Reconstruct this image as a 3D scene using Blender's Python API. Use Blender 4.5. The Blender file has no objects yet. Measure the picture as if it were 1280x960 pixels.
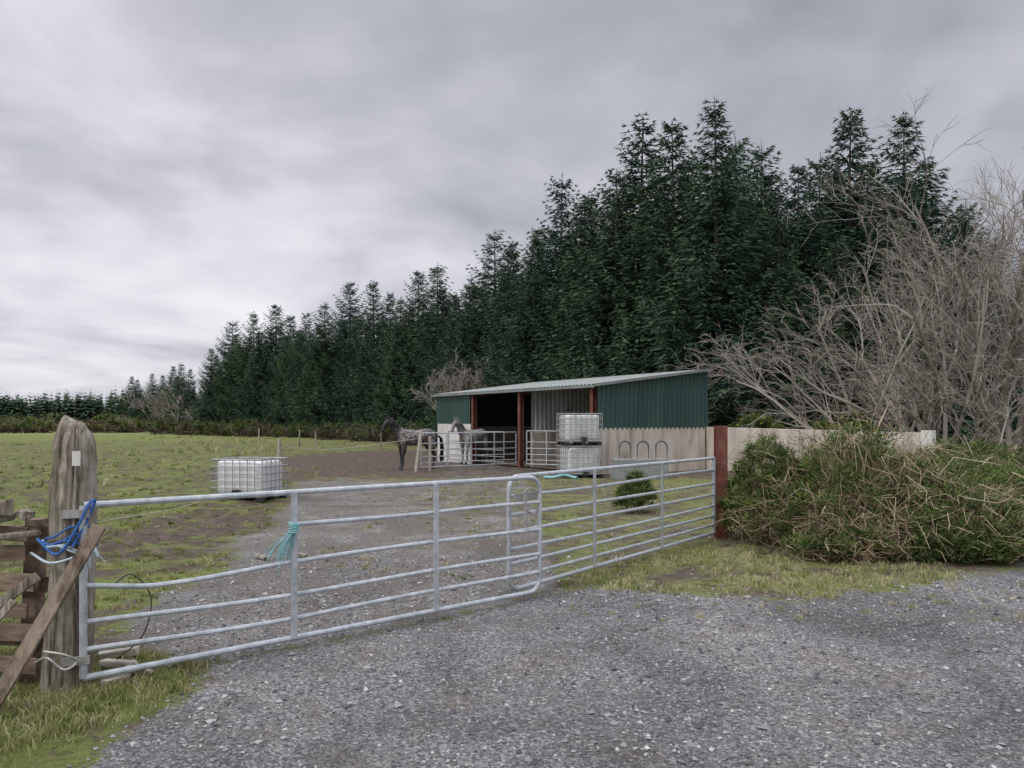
import bpy, math, numpy as np
from mathutils import Vector
rng=np.random.default_rng(11)
S=bpy.context.scene
S.view_settings.view_transform='Standard'; S.view_settings.look='None'; S.view_settings.exposure=0

# ---------------------------------------------------------------- mesh builder
class MB:
    def __init__(s): s.v=[];s.l=[];s.t=[];s.m=[];s.a=[];s.n=0
    def add(s,v,f,mat=0,a=0.5):
        v=np.asarray(v,dtype=np.float32).reshape(-1,3); f=np.asarray(f,dtype=np.int32)
        s.v.append(v); s.l.append((f+s.n).ravel()); s.t.append(np.full(len(f),f.shape[1],dtype=np.int32))
        s.m.append(np.full(len(f),mat,dtype=np.int32))
        s.a.append(np.full(len(v),a,dtype=np.float32) if np.isscalar(a) else np.asarray(a,dtype=np.float32))
        s.n+=len(v)
    def mesh(s,name,mats,smooth=False):
        me=bpy.data.meshes.new(name)
        v=np.concatenate(s.v);l=np.concatenate(s.l);t=np.concatenate(s.t);m=np.concatenate(s.m);a=np.concatenate(s.a)
        me.vertices.add(len(v)); me.vertices.foreach_set('co',v.ravel())
        me.loops.add(len(l)); me.loops.foreach_set('vertex_index',l)
        me.polygons.add(len(t)); st=np.concatenate([[0],np.cumsum(t)[:-1]]).astype(np.int32)
        me.polygons.foreach_set('loop_start',st)
        me.polygons.foreach_set('material_index',m)
        me.polygons.foreach_set('use_smooth',np.full(len(t),smooth))
        at=me.attributes.new('v','FLOAT','POINT'); at.data.foreach_set('value',a)
        for x in mats: me.materials.append(x)
        me.update(calc_edges=True); me.validate()
        return me
    def obj(s,name,mats,parent=None,smooth=False,bevel=0):
        o=bpy.data.objects.new(name,s.mesh(name,mats,smooth)); S.collection.objects.link(o)
        if parent: o.parent=parent
        if bevel:
            b=o.modifiers.new('bevel','BEVEL'); b.width=bevel; b.segments=2; b.limit_method='ANGLE'
        return o
def empty(name,loc=(0,0,0),rz=0):
    e=bpy.data.objects.new(name,None); S.collection.objects.link(e); e.location=loc; e.rotation_euler=(0,0,rz); e.empty_display_size=.3
    return e
BF=np.array([[0,1,3,2],[4,6,7,5],[0,4,5,1],[2,3,7,6],[0,2,6,4],[1,5,7,3]])
def box(c,s):
    c=np.array(c);s=np.array(s)/2
    return np.array([[c[0]+i*s[0],c[1]+j*s[1],c[2]+k*s[2]] for i in(-1,1) for j in(-1,1) for k in(-1,1)]),BF
def plank(p0,p1,w,t,side=(0,0,1)):
    p0=np.array(p0,float);p1=np.array(p1,float);d=p1-p0;d/=np.linalg.norm(d)
    a=np.array(side,float);a-=d*a.dot(d);a/=np.linalg.norm(a);b=np.cross(d,a)
    V=[]
    for P in(p0,p1):
        for j in(-1,1):
            for k in(-1,1): V.append(P+a*j*w/2+b*k*t/2)
    return np.array(V),BF
def tube(pts,rad,n=6,cap=True):
    p=np.array(pts,float);m=len(p)
    r=np.full(m,rad,float) if np.isscalar(rad) else np.array(rad,float)
    t=np.gradient(p,axis=0);t/=np.linalg.norm(t,axis=1)[:,None]+1e-9
    ref=np.array([0,0,1.]) if abs(t[:,2]).mean()<.8 else np.array([1.,0,0.])
    a=np.cross(t,ref);a/=np.linalg.norm(a,axis=1)[:,None]+1e-9
    for i in range(1,m):
        if a[i].dot(a[i-1])<0:a[i]*=-1
    b=np.cross(t,a)
    th=np.arange(n)*2*math.pi/n
    V=p[:,None]+r[:,None,None]*(a[:,None]*np.cos(th)[None,:,None]+b[:,None]*np.sin(th)[None,:,None])
    V=V.reshape(-1,3)
    i=np.arange(m-1)[:,None]*n;j=np.arange(n)[None];k=(j+1)%n
    F=np.stack([i+j,i+k,i+n+k,i+n+j],-1).reshape(-1,4)
    return V,F
def smoothpath(P,per=6):
    P=np.array(P,float);n=len(P);Q=np.vstack([2*P[0]-P[1],P,2*P[-1]-P[-2]]);out=[]
    for i in range(n-1):
        a,b,c,d=Q[i:i+4]
        for t in np.arange(per)/per:
            out.append(.5*((2*b)+(c-a)*t+(2*a-5*b+4*c-d)*t*t+(3*b-a-3*c+d)*t**3))
    out.append(P[-1]);return np.array(out)

# ---------------------------------------------------------------- materials
def newmat(name):
    m=bpy.data.materials.new(name);m.use_nodes=True;nt=m.node_tree
    return m,nt,nt.nodes['Principled BSDF']
def N(nt,t,**k):
    n=nt.nodes.new(t)
    for a,b in k.items(): setattr(n,a,b)
    return n
def ramp(nt,fac,cols):
    r=N(nt,'ShaderNodeValToRGB');e=r.color_ramp.elements
    while len(e)<len(cols): e.new(.5)
    for i,(p,c) in enumerate(cols): e[i].position=p;e[i].color=(*c,1)
    nt.links.new(fac,r.inputs[0]);return r.outputs[0]
def noise(nt,vec,scale,detail=6,rough=.6,dist=0):
    n=N(nt,'ShaderNodeTexNoise');n.inputs['Scale'].default_value=scale;n.inputs['Detail'].default_value=detail
    n.inputs['Roughness'].default_value=rough;n.inputs['Distortion'].default_value=dist
    if vec is not None: nt.links.new(vec,n.inputs['Vector'])
    return n.outputs['Fac']
def mapping(nt,vec,sc=(1,1,1)):
    m=N(nt,'ShaderNodeMapping');m.inputs['Scale'].default_value=sc;nt.links.new(vec,m.inputs['Vector']);return m.outputs[0]
def mth(nt,op,a,b=None,clamp=False):
    n=N(nt,'ShaderNodeMath',operation=op);n.use_clamp=clamp
    for i,x in enumerate((a,b)):
        if x is None: continue
        if isinstance(x,(int,float)): n.inputs[i].default_value=x
        else: nt.links.new(x,n.inputs[i])
    return n.outputs[0]
def mix(nt,f,a,b,mode='MIX'):
    n=N(nt,'ShaderNodeMix',data_type='RGBA',blend_type=mode)
    for i,x in((0,f),(6,a),(7,b)):
        if isinstance(x,(int,float)): n.inputs[i].default_value=x
        elif isinstance(x,tuple): n.inputs[i].default_value=(*x,1)
        else: nt.links.new(x,n.inputs[i])
    return n.outputs[2]
def bump(nt,h,b,dist=.02,st=.6):
    n=N(nt,'ShaderNodeBump');n.inputs['Distance'].default_value=dist;n.inputs['Strength'].default_value=st
    nt.links.new(h,n.inputs['Height']);nt.links.new(n.outputs[0],b.inputs['Normal'])
def pmat(name,cols,scale=5,sc=(1,1,1),rough=.7,metal=0,bd=.01,dist=0,detail=8,world=False):
    m,nt,b=newmat(name)
    v=N(nt,'ShaderNodeNewGeometry').outputs['Position'] if world else N(nt,'ShaderNodeTexCoord').outputs['Object']
    v=mapping(nt,v,sc);f=noise(nt,v,scale,detail,.65,dist)
    n=len(cols);c=ramp(nt,f,[(.3+.4*i/(n-1),x) for i,x in enumerate(cols)])
    nt.links.new(c,b.inputs['Base Color']);b.inputs['Roughness'].default_value=rough;b.inputs['Metallic'].default_value=metal
    if bd: bump(nt,f,b,bd)
    return m
def amat(name,cols,rough=.75,obj=True,trans=0):
    m,nt,b=newmat(name);a=N(nt,'ShaderNodeAttribute');a.attribute_name='v'
    n=len(cols);c=ramp(nt,a.outputs['Fac'],[(i/(n-1),x) for i,x in enumerate(cols)])
    if obj:
        oi=N(nt,'ShaderNodeObjectInfo');g=ramp(nt,oi.outputs['Random'],[(0,(.75,.78,.82)),(.5,(1,1,1)),(1,(1.25,1.15,.92))])
        c=mix(nt,1.0,c,g,'MULTIPLY')
    nt.links.new(c,b.inputs['Base Color']);b.inputs['Roughness'].default_value=rough;b.inputs['Specular IOR Level'].default_value=.2
    if trans:
        t=N(nt,'ShaderNodeBsdfTranslucent');nt.links.new(c,t.inputs[0]);ms=N(nt,'ShaderNodeMixShader');ms.inputs[0].default_value=trans
        nt.links.new(b.outputs[0],ms.inputs[1]);nt.links.new(t.outputs[0],ms.inputs[2]);nt.links.new(ms.outputs[0],nt.nodes['Material Output'].inputs[0])
    return m
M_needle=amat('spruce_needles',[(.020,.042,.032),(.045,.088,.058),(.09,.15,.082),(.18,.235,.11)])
M_bark=pmat('bark',[(.04,.032,.027),(.12,.10,.085)],8,(1,1,.2),.9,bd=.03)
M_twig=amat('bare_twigs',[(.10,.085,.07),(.23,.20,.17),(.44,.40,.36)],obj=False)
M_bramble=amat('dead_bramble',[(.06,.04,.028),(.19,.13,.085),(.30,.23,.15),(.52,.45,.32)],obj=False)
M_gorse=amat('gorse_foliage',[(.04,.065,.018),(.09,.135,.035),(.17,.22,.06),(.28,.29,.10)],obj=False)
M_flower=pmat('gorse_flower',[(.55,.42,.03),(.75,.6,.05)],5,bd=0)
M_grass=amat('grass_blades',[(.09,.11,.03),(.16,.20,.05),(.30,.32,.12),(.52,.47,.29)],obj=False,trans=.3)
M_stone=amat('gravel_stones',[(.08,.08,.083),(.19,.188,.193),(.32,.315,.315),(.62,.61,.58)],.85,obj=False)
M_galv=pmat('galvanised_steel',[(.33,.36,.38),(.47,.50,.53),(.62,.65,.67)],14,(1,1,1),.55,.25,bd=.001,world=True)
M_galv2=pmat('weathered_galvanised',[(.22,.22,.21),(.42,.42,.41)],9,(1,1,1),.6,.3,bd=.001,world=True)
M_rust=pmat('red_oxide_steel',[(.05,.02,.015),(.15,.045,.03),(.22,.11,.08)],7,(1,1,.4),.75,bd=.003,world=True)
def woodmat(name,cols,sc):
    m,nt,b=newmat(name);pos=N(nt,'ShaderNodeNewGeometry').outputs['Position']
    f1=noise(nt,mapping(nt,pos,sc),9,10,.7,.6);f2=noise(nt,mapping(nt,pos,tuple(4*q for q in sc)),12,8,.7,.3);f3=noise(nt,pos,5,6,.7)
    f=mth(nt,'ADD',mth(nt,'MULTIPLY',f1,.55),mth(nt,'MULTIPLY',f2,.45))
    c=ramp(nt,f,[(.40,cols[0]),(.47,cols[1]),(.58,cols[2])])
    mr=N(nt,'ShaderNodeMapRange');mr.inputs[1].default_value=.50;mr.inputs[2].default_value=.64;nt.links.new(f3,mr.inputs[0])
    c=mix(nt,mth(nt,'MULTIPLY',mr.outputs[0],.55),c,cols[3])
    nt.links.new(c,b.inputs['Base Color']);b.inputs['Roughness'].default_value=.92;bump(nt,f,b,.05,1.);return m
M_wood=woodmat('weathered_wood',[(.045,.035,.026),(.25,.21,.16),(.52,.48,.41),(.12,.11,.06)],(1,1,.06))
M_pallet=pmat('pallet_wood',[(.06,.04,.028),(.18,.125,.09),(.36,.28,.21)],16,(.15,1,1),.85,bd=.01,world=True)
M_pale=pmat('bleached_wood',[(.3,.27,.22),(.55,.52,.46)],14,(.3,1,1),.85,bd=.01,world=True)
M_concrete=pmat('stained_concrete',[(.27,.225,.18),(.52,.465,.40),(.66,.61,.55)],3.2,(1,1,.22),.85,bd=.01,world=True,dist=.3)
M_white=pmat('whitewashed_concrete',[(.5,.49,.46),(.75,.74,.71)],2.5,(1,1,.4),.8,bd=.004,world=True)
M_green=pmat('green_cladding',[(.018,.052,.046),(.03,.074,.065),(.045,.09,.08)],1.3,(1,1,.3),.5,bd=0,world=True)
M_zinc=pmat('zinc_cladding',[(.28,.28,.28),(.45,.45,.455),(.6,.6,.61)],2.2,(1,1,.3),.6,.0,bd=0,world=True)
M_roof=pmat('roof_sheeting',[(.24,.26,.25),(.38,.41,.39)],2,(1,1,1),.6,bd=0,world=True)
M_fascia=pmat('fascia_metal',[(.15,.17,.165),(.26,.28,.27)],3,rough=.55,bd=0,world=True)
M_plastic=pmat('translucent_plastic_tank',[(.48,.51,.47),(.74,.77,.75),(.84,.86,.85)],2.2,(1,1,.7),.4,bd=0,world=True)
M_plasticw=pmat('white_plastic_tank',[(.7,.72,.74),(.86,.87,.89)],2,(1,1,1),.4,bd=0,world=True)
M_black=pmat('black_plastic',[(.012,.012,.013),(.04,.04,.04)],8,rough=.55,bd=0)
M_blue=pmat('blue_rope_fibre',[(.02,.08,.28),(.05,.18,.48)],60,rough=.8,bd=.002)
M_teal=pmat('teal_rope_fibre',[(.12,.36,.40),(.40,.62,.62)],60,rough=.8,bd=.002)
M_palerope=pmat('pale_rope_fibre',[(.35,.45,.52),(.6,.68,.72)],60,rough=.8,bd=.002)
M_wire=pmat('chain_metal',[(.3,.28,.26),(.55,.54,.52)],20,rough=.5,metal=.5,bd=0)

# ---------------------------------------------------------------- ground
def ss(e0,e1,x):
    t=np.clip((x-e0)/(e1-e0),0,1);return t*t*(3-2*t)
def vn(x,y,s,seed=0):
    o=0
    r=np.random.default_rng(seed)
    for i in range(7):
        a=r.uniform(0,6.28);f=s*r.uniform(.6,1.9);o=o+np.sin((x*math.cos(a)+y*math.sin(a))*f+r.uniform(0,6.28))
    return o/7*1.6
def hz(x,y):
    h=.018*vn(x,y,1.3,1)+.008*vn(x,y,4,2)
    bank=ss(3.1,4.6,x)*ss(7.6,9.5,y)*(1-ss(16,24,y))
    h=h+.10*bank
    h=h+.05*vn(x,y,.35,5)*ss(18,50,y)
    fld=1-ss(-5.2,-3.6,x)
    h=h+.05*fld*vn(x,y,2.6,8)*ss(5,8,y)
    return h
ex=([0,3.6,4.2,4.8,5.2,5.8,7.4,9.2,13,22,30,34,44],[-1.85,-1.95,-2.1,-1.95,-2.2,-2.9,-3.3,-3.6,-4.2,-6.2,-7.6,-8.2,-8.4])
yl=([-20,.2,.5,1.2,2.6,3.5,4.6,5.5,10,40],[60,60,7.6,7.1,6.85,7.2,7.8,8.3,9.0,12])
fe=([-400,-88,-78,-60,-44,-35,-20,-9,-3,2,7,12,16,40,400],[400,170,150,128,101,95,78,62,49,38,31,31,32,20,14])
def gateline(x): return np.interp(x,[-2.7,.1,2.9],[4.7,7.1,10.85])
def masks(x,y):
    jit=.3*vn(x,y,2.1,3)
    g=ss(-.45,.45,x-np.interp(y,*ex)+jit)
    outR=ss(-.45,.65,y-np.interp(x,*yl)+jit*1.1)
    ing=ss(-.2,.2,y-gateline(x))*(x<3.1)
    g=g*(1-outR*(1-ing)*.80-outR*ing*.5)
    g=g*(1-.26*ing*ss(6,9,y))
    g=g*(1-.36*np.exp(-(((x+.3)/2.2)**2+((y-17)/5.5)**2)))
    g=g*(1-.42*np.exp(-((y-gateline(x))/.28)**2)*(x<3)*(x>-2.8))
    g=g*(1-ss(36,44,y))*(1-.9*ss(21,24.5,y+.5*jit)*(1-ss(-3.2,-1.8,x)))
    g=g*(1-.45*ss(19,24,y))
    m=np.exp(-(((x+6.3)/5.4)**2+((y-33)/13)**2)**1.5)*1.2
    m=np.maximum(m,.72*np.exp(-(((x+5.0)/2.4)**2+((y-12)/7)**2)))
    m=np.maximum(m,.6*np.exp(-(((x+3.3)/.8)**2+((y-6)/1.6)**2)))
    m=np.maximum(m,.46*ss(10,16,y)*(1-ss(60,85,y))*(x<-4))
    m=np.maximum(m,.50*ing*(x>-3))
    m=np.maximum(m,.80*ss(20,24,y)*(1-ss(34,38,y))*(x>-4))
    m=np.maximum(m,.42*(x<1.5)*(y<6))
    m=np.maximum(m,.47*outR*(1-ing)*(x>.2)*(y<20))
    m=np.maximum(m,ss(-1,3,y-np.interp(x,*fe)))
    d=ss(80,110,y)*.7
    d=np.maximum(d,ss(-1,2,x)*.55)
    d=np.maximum(d,.6*np.exp(-((y-gateline(x))/.5)**2)*(x<3))
    d=np.maximum(d,.28)
    return g,m,d
def axis(segs):
    o=[]
    for a,b,s in segs: o+=list(np.arange(a,b,s))
    return np.array(o+[segs[-1][1]])
gx=axis([(-1500,-300,150),(-300,-60,20),(-60,-16,2),(-16,-6,.35),(-6,7,.1),(7,16,.35),(16,60,2),(60,300,20),(300,1500,150)])
gy=axis([(-60,0,6),(0,3,.3),(3,13,.1),(13,30,.3),(30,60,1.),(60,200,4),(200,500,30),(500,2500,200)])
X,Y=np.meshgrid(gx,gy);nx,ny=len(gx),len(gy)
V=np.stack([X,Y,hz(X,Y)],-1).reshape(-1,3)
i=np.arange(ny-1)[:,None]*nx+np.arange(nx-1)[None]
F=np.stack([i,i+1,i+nx+1,i+nx],-1).reshape(-1,4)
m,nt,b=newmat('ground_surface')
pos=N(nt,'ShaderNodeNewGeometry').outputs['Position']
def att(n):
    a=N(nt,'ShaderNodeAttribute');a.attribute_name=n;return a.outputs['Fac']
vo=N(nt,'ShaderNodeTexVoronoi');vo.inputs['Scale'].default_value=55;nt.links.new(pos,vo.inputs['Vector'])
vo2=N(nt,'ShaderNodeTexVoronoi');vo2.inputs['Scale'].default_value=130;nt.links.new(pos,vo2.inputs['Vector'])
sp=N(nt,'ShaderNodeSeparateColor');nt.links.new(vo.outputs['Color'],sp.inputs[0])
sp2=N(nt,'ShaderNodeSeparateColor');nt.links.new(vo2.outputs['Color'],sp2.inputs[0])
gs=mth(nt,'ADD',mth(nt,'MULTIPLY',sp.outputs[0],.6),mth(nt,'MULTIPLY',sp2.outputs[0],.4))
gc=ramp(nt,gs,[(0,(.07,.07,.071)),(.4,(.19,.186,.19)),(.75,(.31,.305,.305)),(1,(.68,.66,.63))])
big=noise(nt,mapping(nt,pos,(1,.7,1)),.8,7,.62,.5)
gc=mix(nt,1.,gc,ramp(nt,big,[(.34,(.60,.59,.58)),(.5,(1,1,1)),(.66,(1.4,1.35,1.3))]),'MULTIPLY')
dn=noise(nt,pos,1.5,9,.72,.3)
dm=N(nt,'ShaderNodeMapRange');dm.inputs[1].default_value=.50;dm.inputs[2].default_value=.68;nt.links.new(mth(nt,'ADD',dn,mth(nt,'MULTIPLY',att('brn'),.14)),dm.inputs[0])
gc=mix(nt,mth(nt,'MULTIPLY',dm.outputs[0],.66),gc,(.18,.148,.115))
n1=noise(nt,pos,.45,9,.72);n2=noise(nt,pos,14,6,.78)
grs=ramp(nt,n2,[(.25,(.055,.072,.022)),(.45,(.135,.18,.045)),(.6,(.20,.25,.065)),(.8,(.32,.35,.13))])
grs=mix(nt,1.,grs,ramp(nt,n1,[(.35,(.72,.75,.7)),(.65,(1.25,1.18,1.1))]),'MULTIPLY')
dry=ramp(nt,n2,[(.3,(.12,.095,.05)),(.5,(.27,.24,.12)),(.75,(.42,.38,.21))])
dfac=mth(nt,'MULTIPLY',att('dry'),mth(nt,'MULTIPLY',noise(nt,pos,2.2,6,.7),1.5),True)
grs=mix(nt,dfac,grs,dry)
mud=ramp(nt,noise(nt,pos,5,9,.75),[(.3,(.045,.034,.027)),(.5,(.125,.095,.075)),(.7,(.23,.185,.15))])
mn=mth(nt,'ADD',att('mudm'),mth(nt,'MULTIPLY',mth(nt,'SUBTRACT',noise(nt,pos,1.5,10,.78,.4),.5),2.6))
mf=N(nt,'ShaderNodeMapRange');mf.inputs[1].default_value=.42;mf.inputs[2].default_value=.62;nt.links.new(mn,mf.inputs[0])
gn=mth(nt,'ADD',att('grav'),mth(nt,'MULTIPLY',mth(nt,'SUBTRACT',noise(nt,pos,2.2,11,.82,.3),.5),2.3))
gf=N(nt,'ShaderNodeMapRange');gf.inputs[1].default_value=.38;gf.inputs[2].default_value=.62;nt.links.new(gn,gf.inputs[0])
col=mix(nt,mf.outputs[0],grs,mud);col=mix(nt,gf.outputs[0],col,gc)
nt.links.new(col,b.inputs['Base Color']);b.inputs['Roughness'].default_value=.9;b.inputs['Specular IOR Level'].default_value=.2
hh=mth(nt,'ADD',mth(nt,'MULTIPLY',vo.outputs['Distance'],-.6),mth(nt,'MULTIPLY',noise(nt,pos,9,8,.8),1.4))
bump(nt,hh,b,.04,.9)
mb=MB();mb.add(V,F);gme=mb.mesh('ground',[m],True)
g_,m_,d_=masks(V[:,0],V[:,1])
brn=ss(0,1.,V[:,1]-gateline(V[:,0]))*.9
for n_,a_ in(('grav',g_),('mudm',m_),('dry',d_),('brn',brn)):
    at=gme.attributes.new(n_,'FLOAT','POINT');at.data.foreach_set('value',a_.astype(np.float32))
S.collection.objects.link(bpy.data.objects.new('ground',gme))

# gravel stones
def stones(name,n,xr,yr,rmean,thr=.35):
    x=rng.uniform(*xr,n);y=yr[0]+(yr[1]-yr[0])*rng.uniform(0,1,n)**1.5
    g,_,_=masks(x,y);k=(g+.9*(rng.uniform(0,1,n)-.5))>thr+.15
    cl=vn(x,y,2.3,21);k&=(cl+rng.uniform(-1,1,n)*1.2)>-.6
    x=x[k];y=y[k];n=len(x)
    r=rmean*np.exp(rng.normal(0,.45,n));r=np.minimum(r,.03)
    O=np.array([[1,0,0],[0,1,0],[-1,0,0],[0,-1,0],[0,0,1],[0,0,-1]],float)
    P=O[None]*rng.uniform(.6,1.3,(n,6,1));P[:,:,2]*=.7
    P+=rng.normal(0,.15,P.shape)
    a=rng.uniform(0,6.28,n);c,s=np.cos(a)[:,None],np.sin(a)[:,None]
    Q=np.stack([P[:,:,0]*c-P[:,:,1]*s,P[:,:,0]*s+P[:,:,1]*c,P[:,:,2]],-1)*r[:,None,None]
    Q+=np.stack([x,y,hz(x,y)+r*.2],-1)[:,None]
    f=np.array([[0,1,4],[1,2,4],[2,3,4],[3,0,4],[1,0,5],[2,1,5],[3,2,5],[0,3,5]])
    F=(np.arange(n)[:,None,None]*6+f[None]).reshape(-1,3)
    v=np.repeat(np.clip(rng.beta(1.4,2.4,n),0,1),6)
    mb=MB();mb.add(Q.reshape(-1,3),F,0,v);return mb
mb=stones('a',72000,(-3.2,8.5),(3.2,9.5),.0080)
b2=stones('b',13000,(-4,5),(7,24),.011)
mb.add(b2.v[0],b2.l[0].reshape(-1,3),0,b2.a[0]);mb.obj('gravel',[M_stone])

# grass blades
def blades(n,xr,yr,h0,w0,keep,pw=1.4,dryb=0.,clump=.35):
    nc=n//14
    cx=rng.uniform(*xr,nc);cy=yr[0]+(yr[1]-yr[0])*rng.uniform(0,1,nc)**pw
    g,mm,dd=masks(cx,cy);k=keep(cx,cy,g,mm)
    cx=cx[k];cy=cy[k];dd=dd[k];nc=len(cx)
    x=np.repeat(cx,14)+rng.normal(0,h0*clump*1.6,nc*14);y=np.repeat(cy,14)+rng.normal(0,h0*clump*1.6,nc*14)
    hs=np.repeat(rng.uniform(.5,1.6,nc),14);n=len(x)
    h=h0*hs*rng.uniform(.5,1.3,n);a=rng.uniform(0,6.28,n);ln=h*rng.uniform(.1,1.1,n)
    b_=rng.uniform(0,6.28,n);w=w0*rng.uniform(.6,1.4,n)
    z=hz(x,y)-.005
    dx,dy=np.cos(a),np.sin(a);wx,wy=np.cos(b_)*w,np.sin(b_)*w
    p0=np.stack([x-wx,y-wy,z],-1);p1=np.stack([x+wx,y+wy,z],-1)
    q0=np.stack([x-wx*.7+dx*ln*.35,y-wy*.7+dy*ln*.35,z+h*.6],-1);q1=np.stack([x+wx*.7+dx*ln*.35,y+wy*.7+dy*ln*.35,z+h*.6],-1)
    t=np.stack([x+dx*ln,y+dy*ln,z+h*.9],-1)
    Vv=np.stack([p0,p1,q1,q0,t],1).reshape(-1,3);i=np.arange(n)[:,None]*5
    v=np.clip(np.repeat(rng.uniform(0,.75,nc),14)+rng.normal(0,.14,n)+np.repeat(dd,14)*.3+dryb,0,1)
    return Vv,i+np.array([0,1,2,3]),i+np.array([3,2,4]),np.repeat(v,5)
def addb(mb,r):
    mb.v.append(r[0].astype(np.float32));mb.a.append(r[3].astype(np.float32))
    for f in(r[1],r[2]):
        mb.l.append((f+mb.n).ravel().astype(np.int32));mb.t.append(np.full(len(f),f.shape[1],np.int32));mb.m.append(np.zeros(len(f),np.int32))
    mb.n+=len(r[0])
rn=lambda a:rng.uniform(0,1,len(a))
mb=MB()
addb(mb,blades(38000,(-4.2,-1.0),(3.2,5.4),.055,.0033,lambda x,y,g,m:(g<.3+.35*rn(x))&(vn(x,y,3.,41)+.6*rn(x)>.0),1.,.14))
addb(mb,blades(16000,(-2.8,3.),(4.6,11),.035,.003,lambda x,y,g,m:(abs(y-gateline(x))<.4*rn(x)+.05)&(rn(x)<.6)&(vn(x,y,3,43)>-.05),1.,.2))
addb(mb,blades(80000,(.3,9),(6.6,13),.055,.0042,lambda x,y,g,m:(g<.25+.35*rn(x))&(y>np.interp(x,*yl)-.25+.6*rn(x))&((y<gateline(x)+.3)|(x>3))&(vn(x,y,2.4,44)+.9*rn(x)>.15),1.3,.22))
addb(mb,blades(5000,(0,7),(6.3,7.8),.04,.0035,lambda x,y,g,m:(rn(x)<.35),1.,.2))
addb(mb,blades(50000,(-2.5,5),(8,22),.04,.006,lambda x,y,g,m:(y>gateline(x))&(g<.9*rn(x)+.1)&(rn(x)>m)&(vn(x,y,2.,31)>.0),1.,.22))
addb(mb,blades(90000,(-9,-2.6),(5,15),.045,.005,lambda x,y,g,m:(g<.5)&(rn(x)>m*1.15)&(vn(x,y,2.6,33)>-.15),1.2,.05))
addb(mb,blades(100000,(-32,-5),(12,46),.055,.013,lambda x,y,g,m:(g<.5)&(rn(x)>m*1.3)&(vn(x,y,1.2,34)>-.2),1.3,.05))
addb(mb,blades(16000,(-40,-6),(18,85),.17,.022,lambda x,y,g,m:(g<.3)&(vn(x,y,.5,35)+.6*rn(x)>.55)&(y<np.interp(x,*fe)-3),1.,.3))
mb.obj('grass',[M_grass])

# ---------------------------------------------------------------- gates
def bar(mb,a,b,r=.02,n=10,mat=0): 
    P=np.linspace(a,b,2);mb.add(*tube(P,r,n),mat)
def gate(name,A,B,bars,verts,end_round,start_round,r=.022,mat=None,h=(.08,1.15),special=None):
    A=np.array(A,float);B=np.array(B,float)
    P=lambda s,z:np.array([*(A+(B-A)*s),z])
    L=np.linalg.norm(B-A);rr=.13;z0,z1=h
    mb=MB();c=rr/L
    def arc(cs,cz,a0,a1): return [P(cs+c*math.cos(t),cz+rr*math.sin(t)) for t in np.linspace(a0,a1,7)]
    pi=math.pi
    if start_round: path=arc(c,z0+rr,-pi/2,-pi)+arc(c,z1-rr,pi,pi/2)
    else: path=[P(0,z0),P(0,z1)]
    if end_round: path2=arc(1-c,z1-rr,pi/2,0)+arc(1-c,z0+rr,0,-pi/2)
    else: path2=[P(1,z1),P(1,z0)]
    if start_round or end_round:
        mb.add(*tube((path if start_round else path2),r,10))
        if start_round: bar(mb,path2[0],path2[1],r*1.1)
        else: bar(mb,path[0],path[1],r*1.1)
        for z in(z0,z1): bar(mb,P(c if start_round else 0,z),P(1 if not end_round else 1-c,z),r)
    else:
        for i in range(2): bar(mb,path[0] if i else path2[0],path[1] if i else path2[1],r)
        bar(mb,P(0,z0),P(1,z0),r);bar(mb,P(0,z1),P(1,z1),r)
    for z in bars:
        if special and z in special: mb.add(*tube(smoothpath([P(s,zz) for s,zz in special[z]],5),r*.82,8))
        else: bar(mb,P(0,z),P(1,z),r*.82)
    nrm=np.array([-(B-A)[1],(B-A)[0],0])/L*-1
    for s in verts:
        mb.add(*plank(P(s,z0)+nrm*r*1.15,P(s,z1)+nrm*r*1.15,.045,.012,[*(B-A),0]))
    return mb.obj(name,[mat or M_galv],smooth=False),P
Lg,LP=gate('farm_gate',(-2.64,4.68),(.26,7.12),[.26,.43,.65,.91],[.358,.687],True,False,h=(.085,1.15),r=.021,
   special={.65:[(0,.655),(.06,.62),(.108,.60),(.2,.605),(.358,.64),(.6,.66),(1,.66)],.91:[(.352,.915),(.6,.905),(.8,.915),(1,.915)],
   .43:[(0,.43),(.2,.405),(.36,.40),(.7,.425),(1,.43)],.26:[(0,.26),(.3,.225),(.6,.25),(1,.26)]})
Rg,RP=gate('farm_gate',(-.03,7.10),(2.88,10.84),[.2,.33,.47,.63,.79,.97],[.312,.65],False,True,h=(.085,1.15),
   special={.97:[(0,.97),(.3,.955),(.7,.985),(1,.98)],.47:[(0,.47),(.5,.455),(1,.47)]})
mb=MB()
c=np.array([.07,7.02,.97])
mb.add(*plank(c+[-.05,0,0],c+[.17,.16,0],.07,.02))
mb.add(*tube(smoothpath([c+[.02,-.02,.03],c+[.1,.03,.08],c+[.2,.1,0],c+[.14,.08,-.16],c+[.05,0,-.1],c+[.02,-.02,.03]],5),.009,6))
mb.add(*tube([c+[.05,-.03,-.28],c+[.05,-.03,.05]],.014,8))
mb.obj('gate_latch',[M_wire])
mb=MB()
for z in(.2,1.1):
    mb.add(*plank((-2.74,4.62,z),(-2.60,4.68,z),.05,.02))
mb.add(*tube(smoothpath([(-2.9,4.62,.2),(-2.8,4.58,.24),(-2.7,4.58,.17),(-2.66,4.64,.2),(-2.7,4.58,.26),(-2.82,4.58,.28)],6),.008,6))
mb.obj('gate_hinge_chain',[M_wire])

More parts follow.
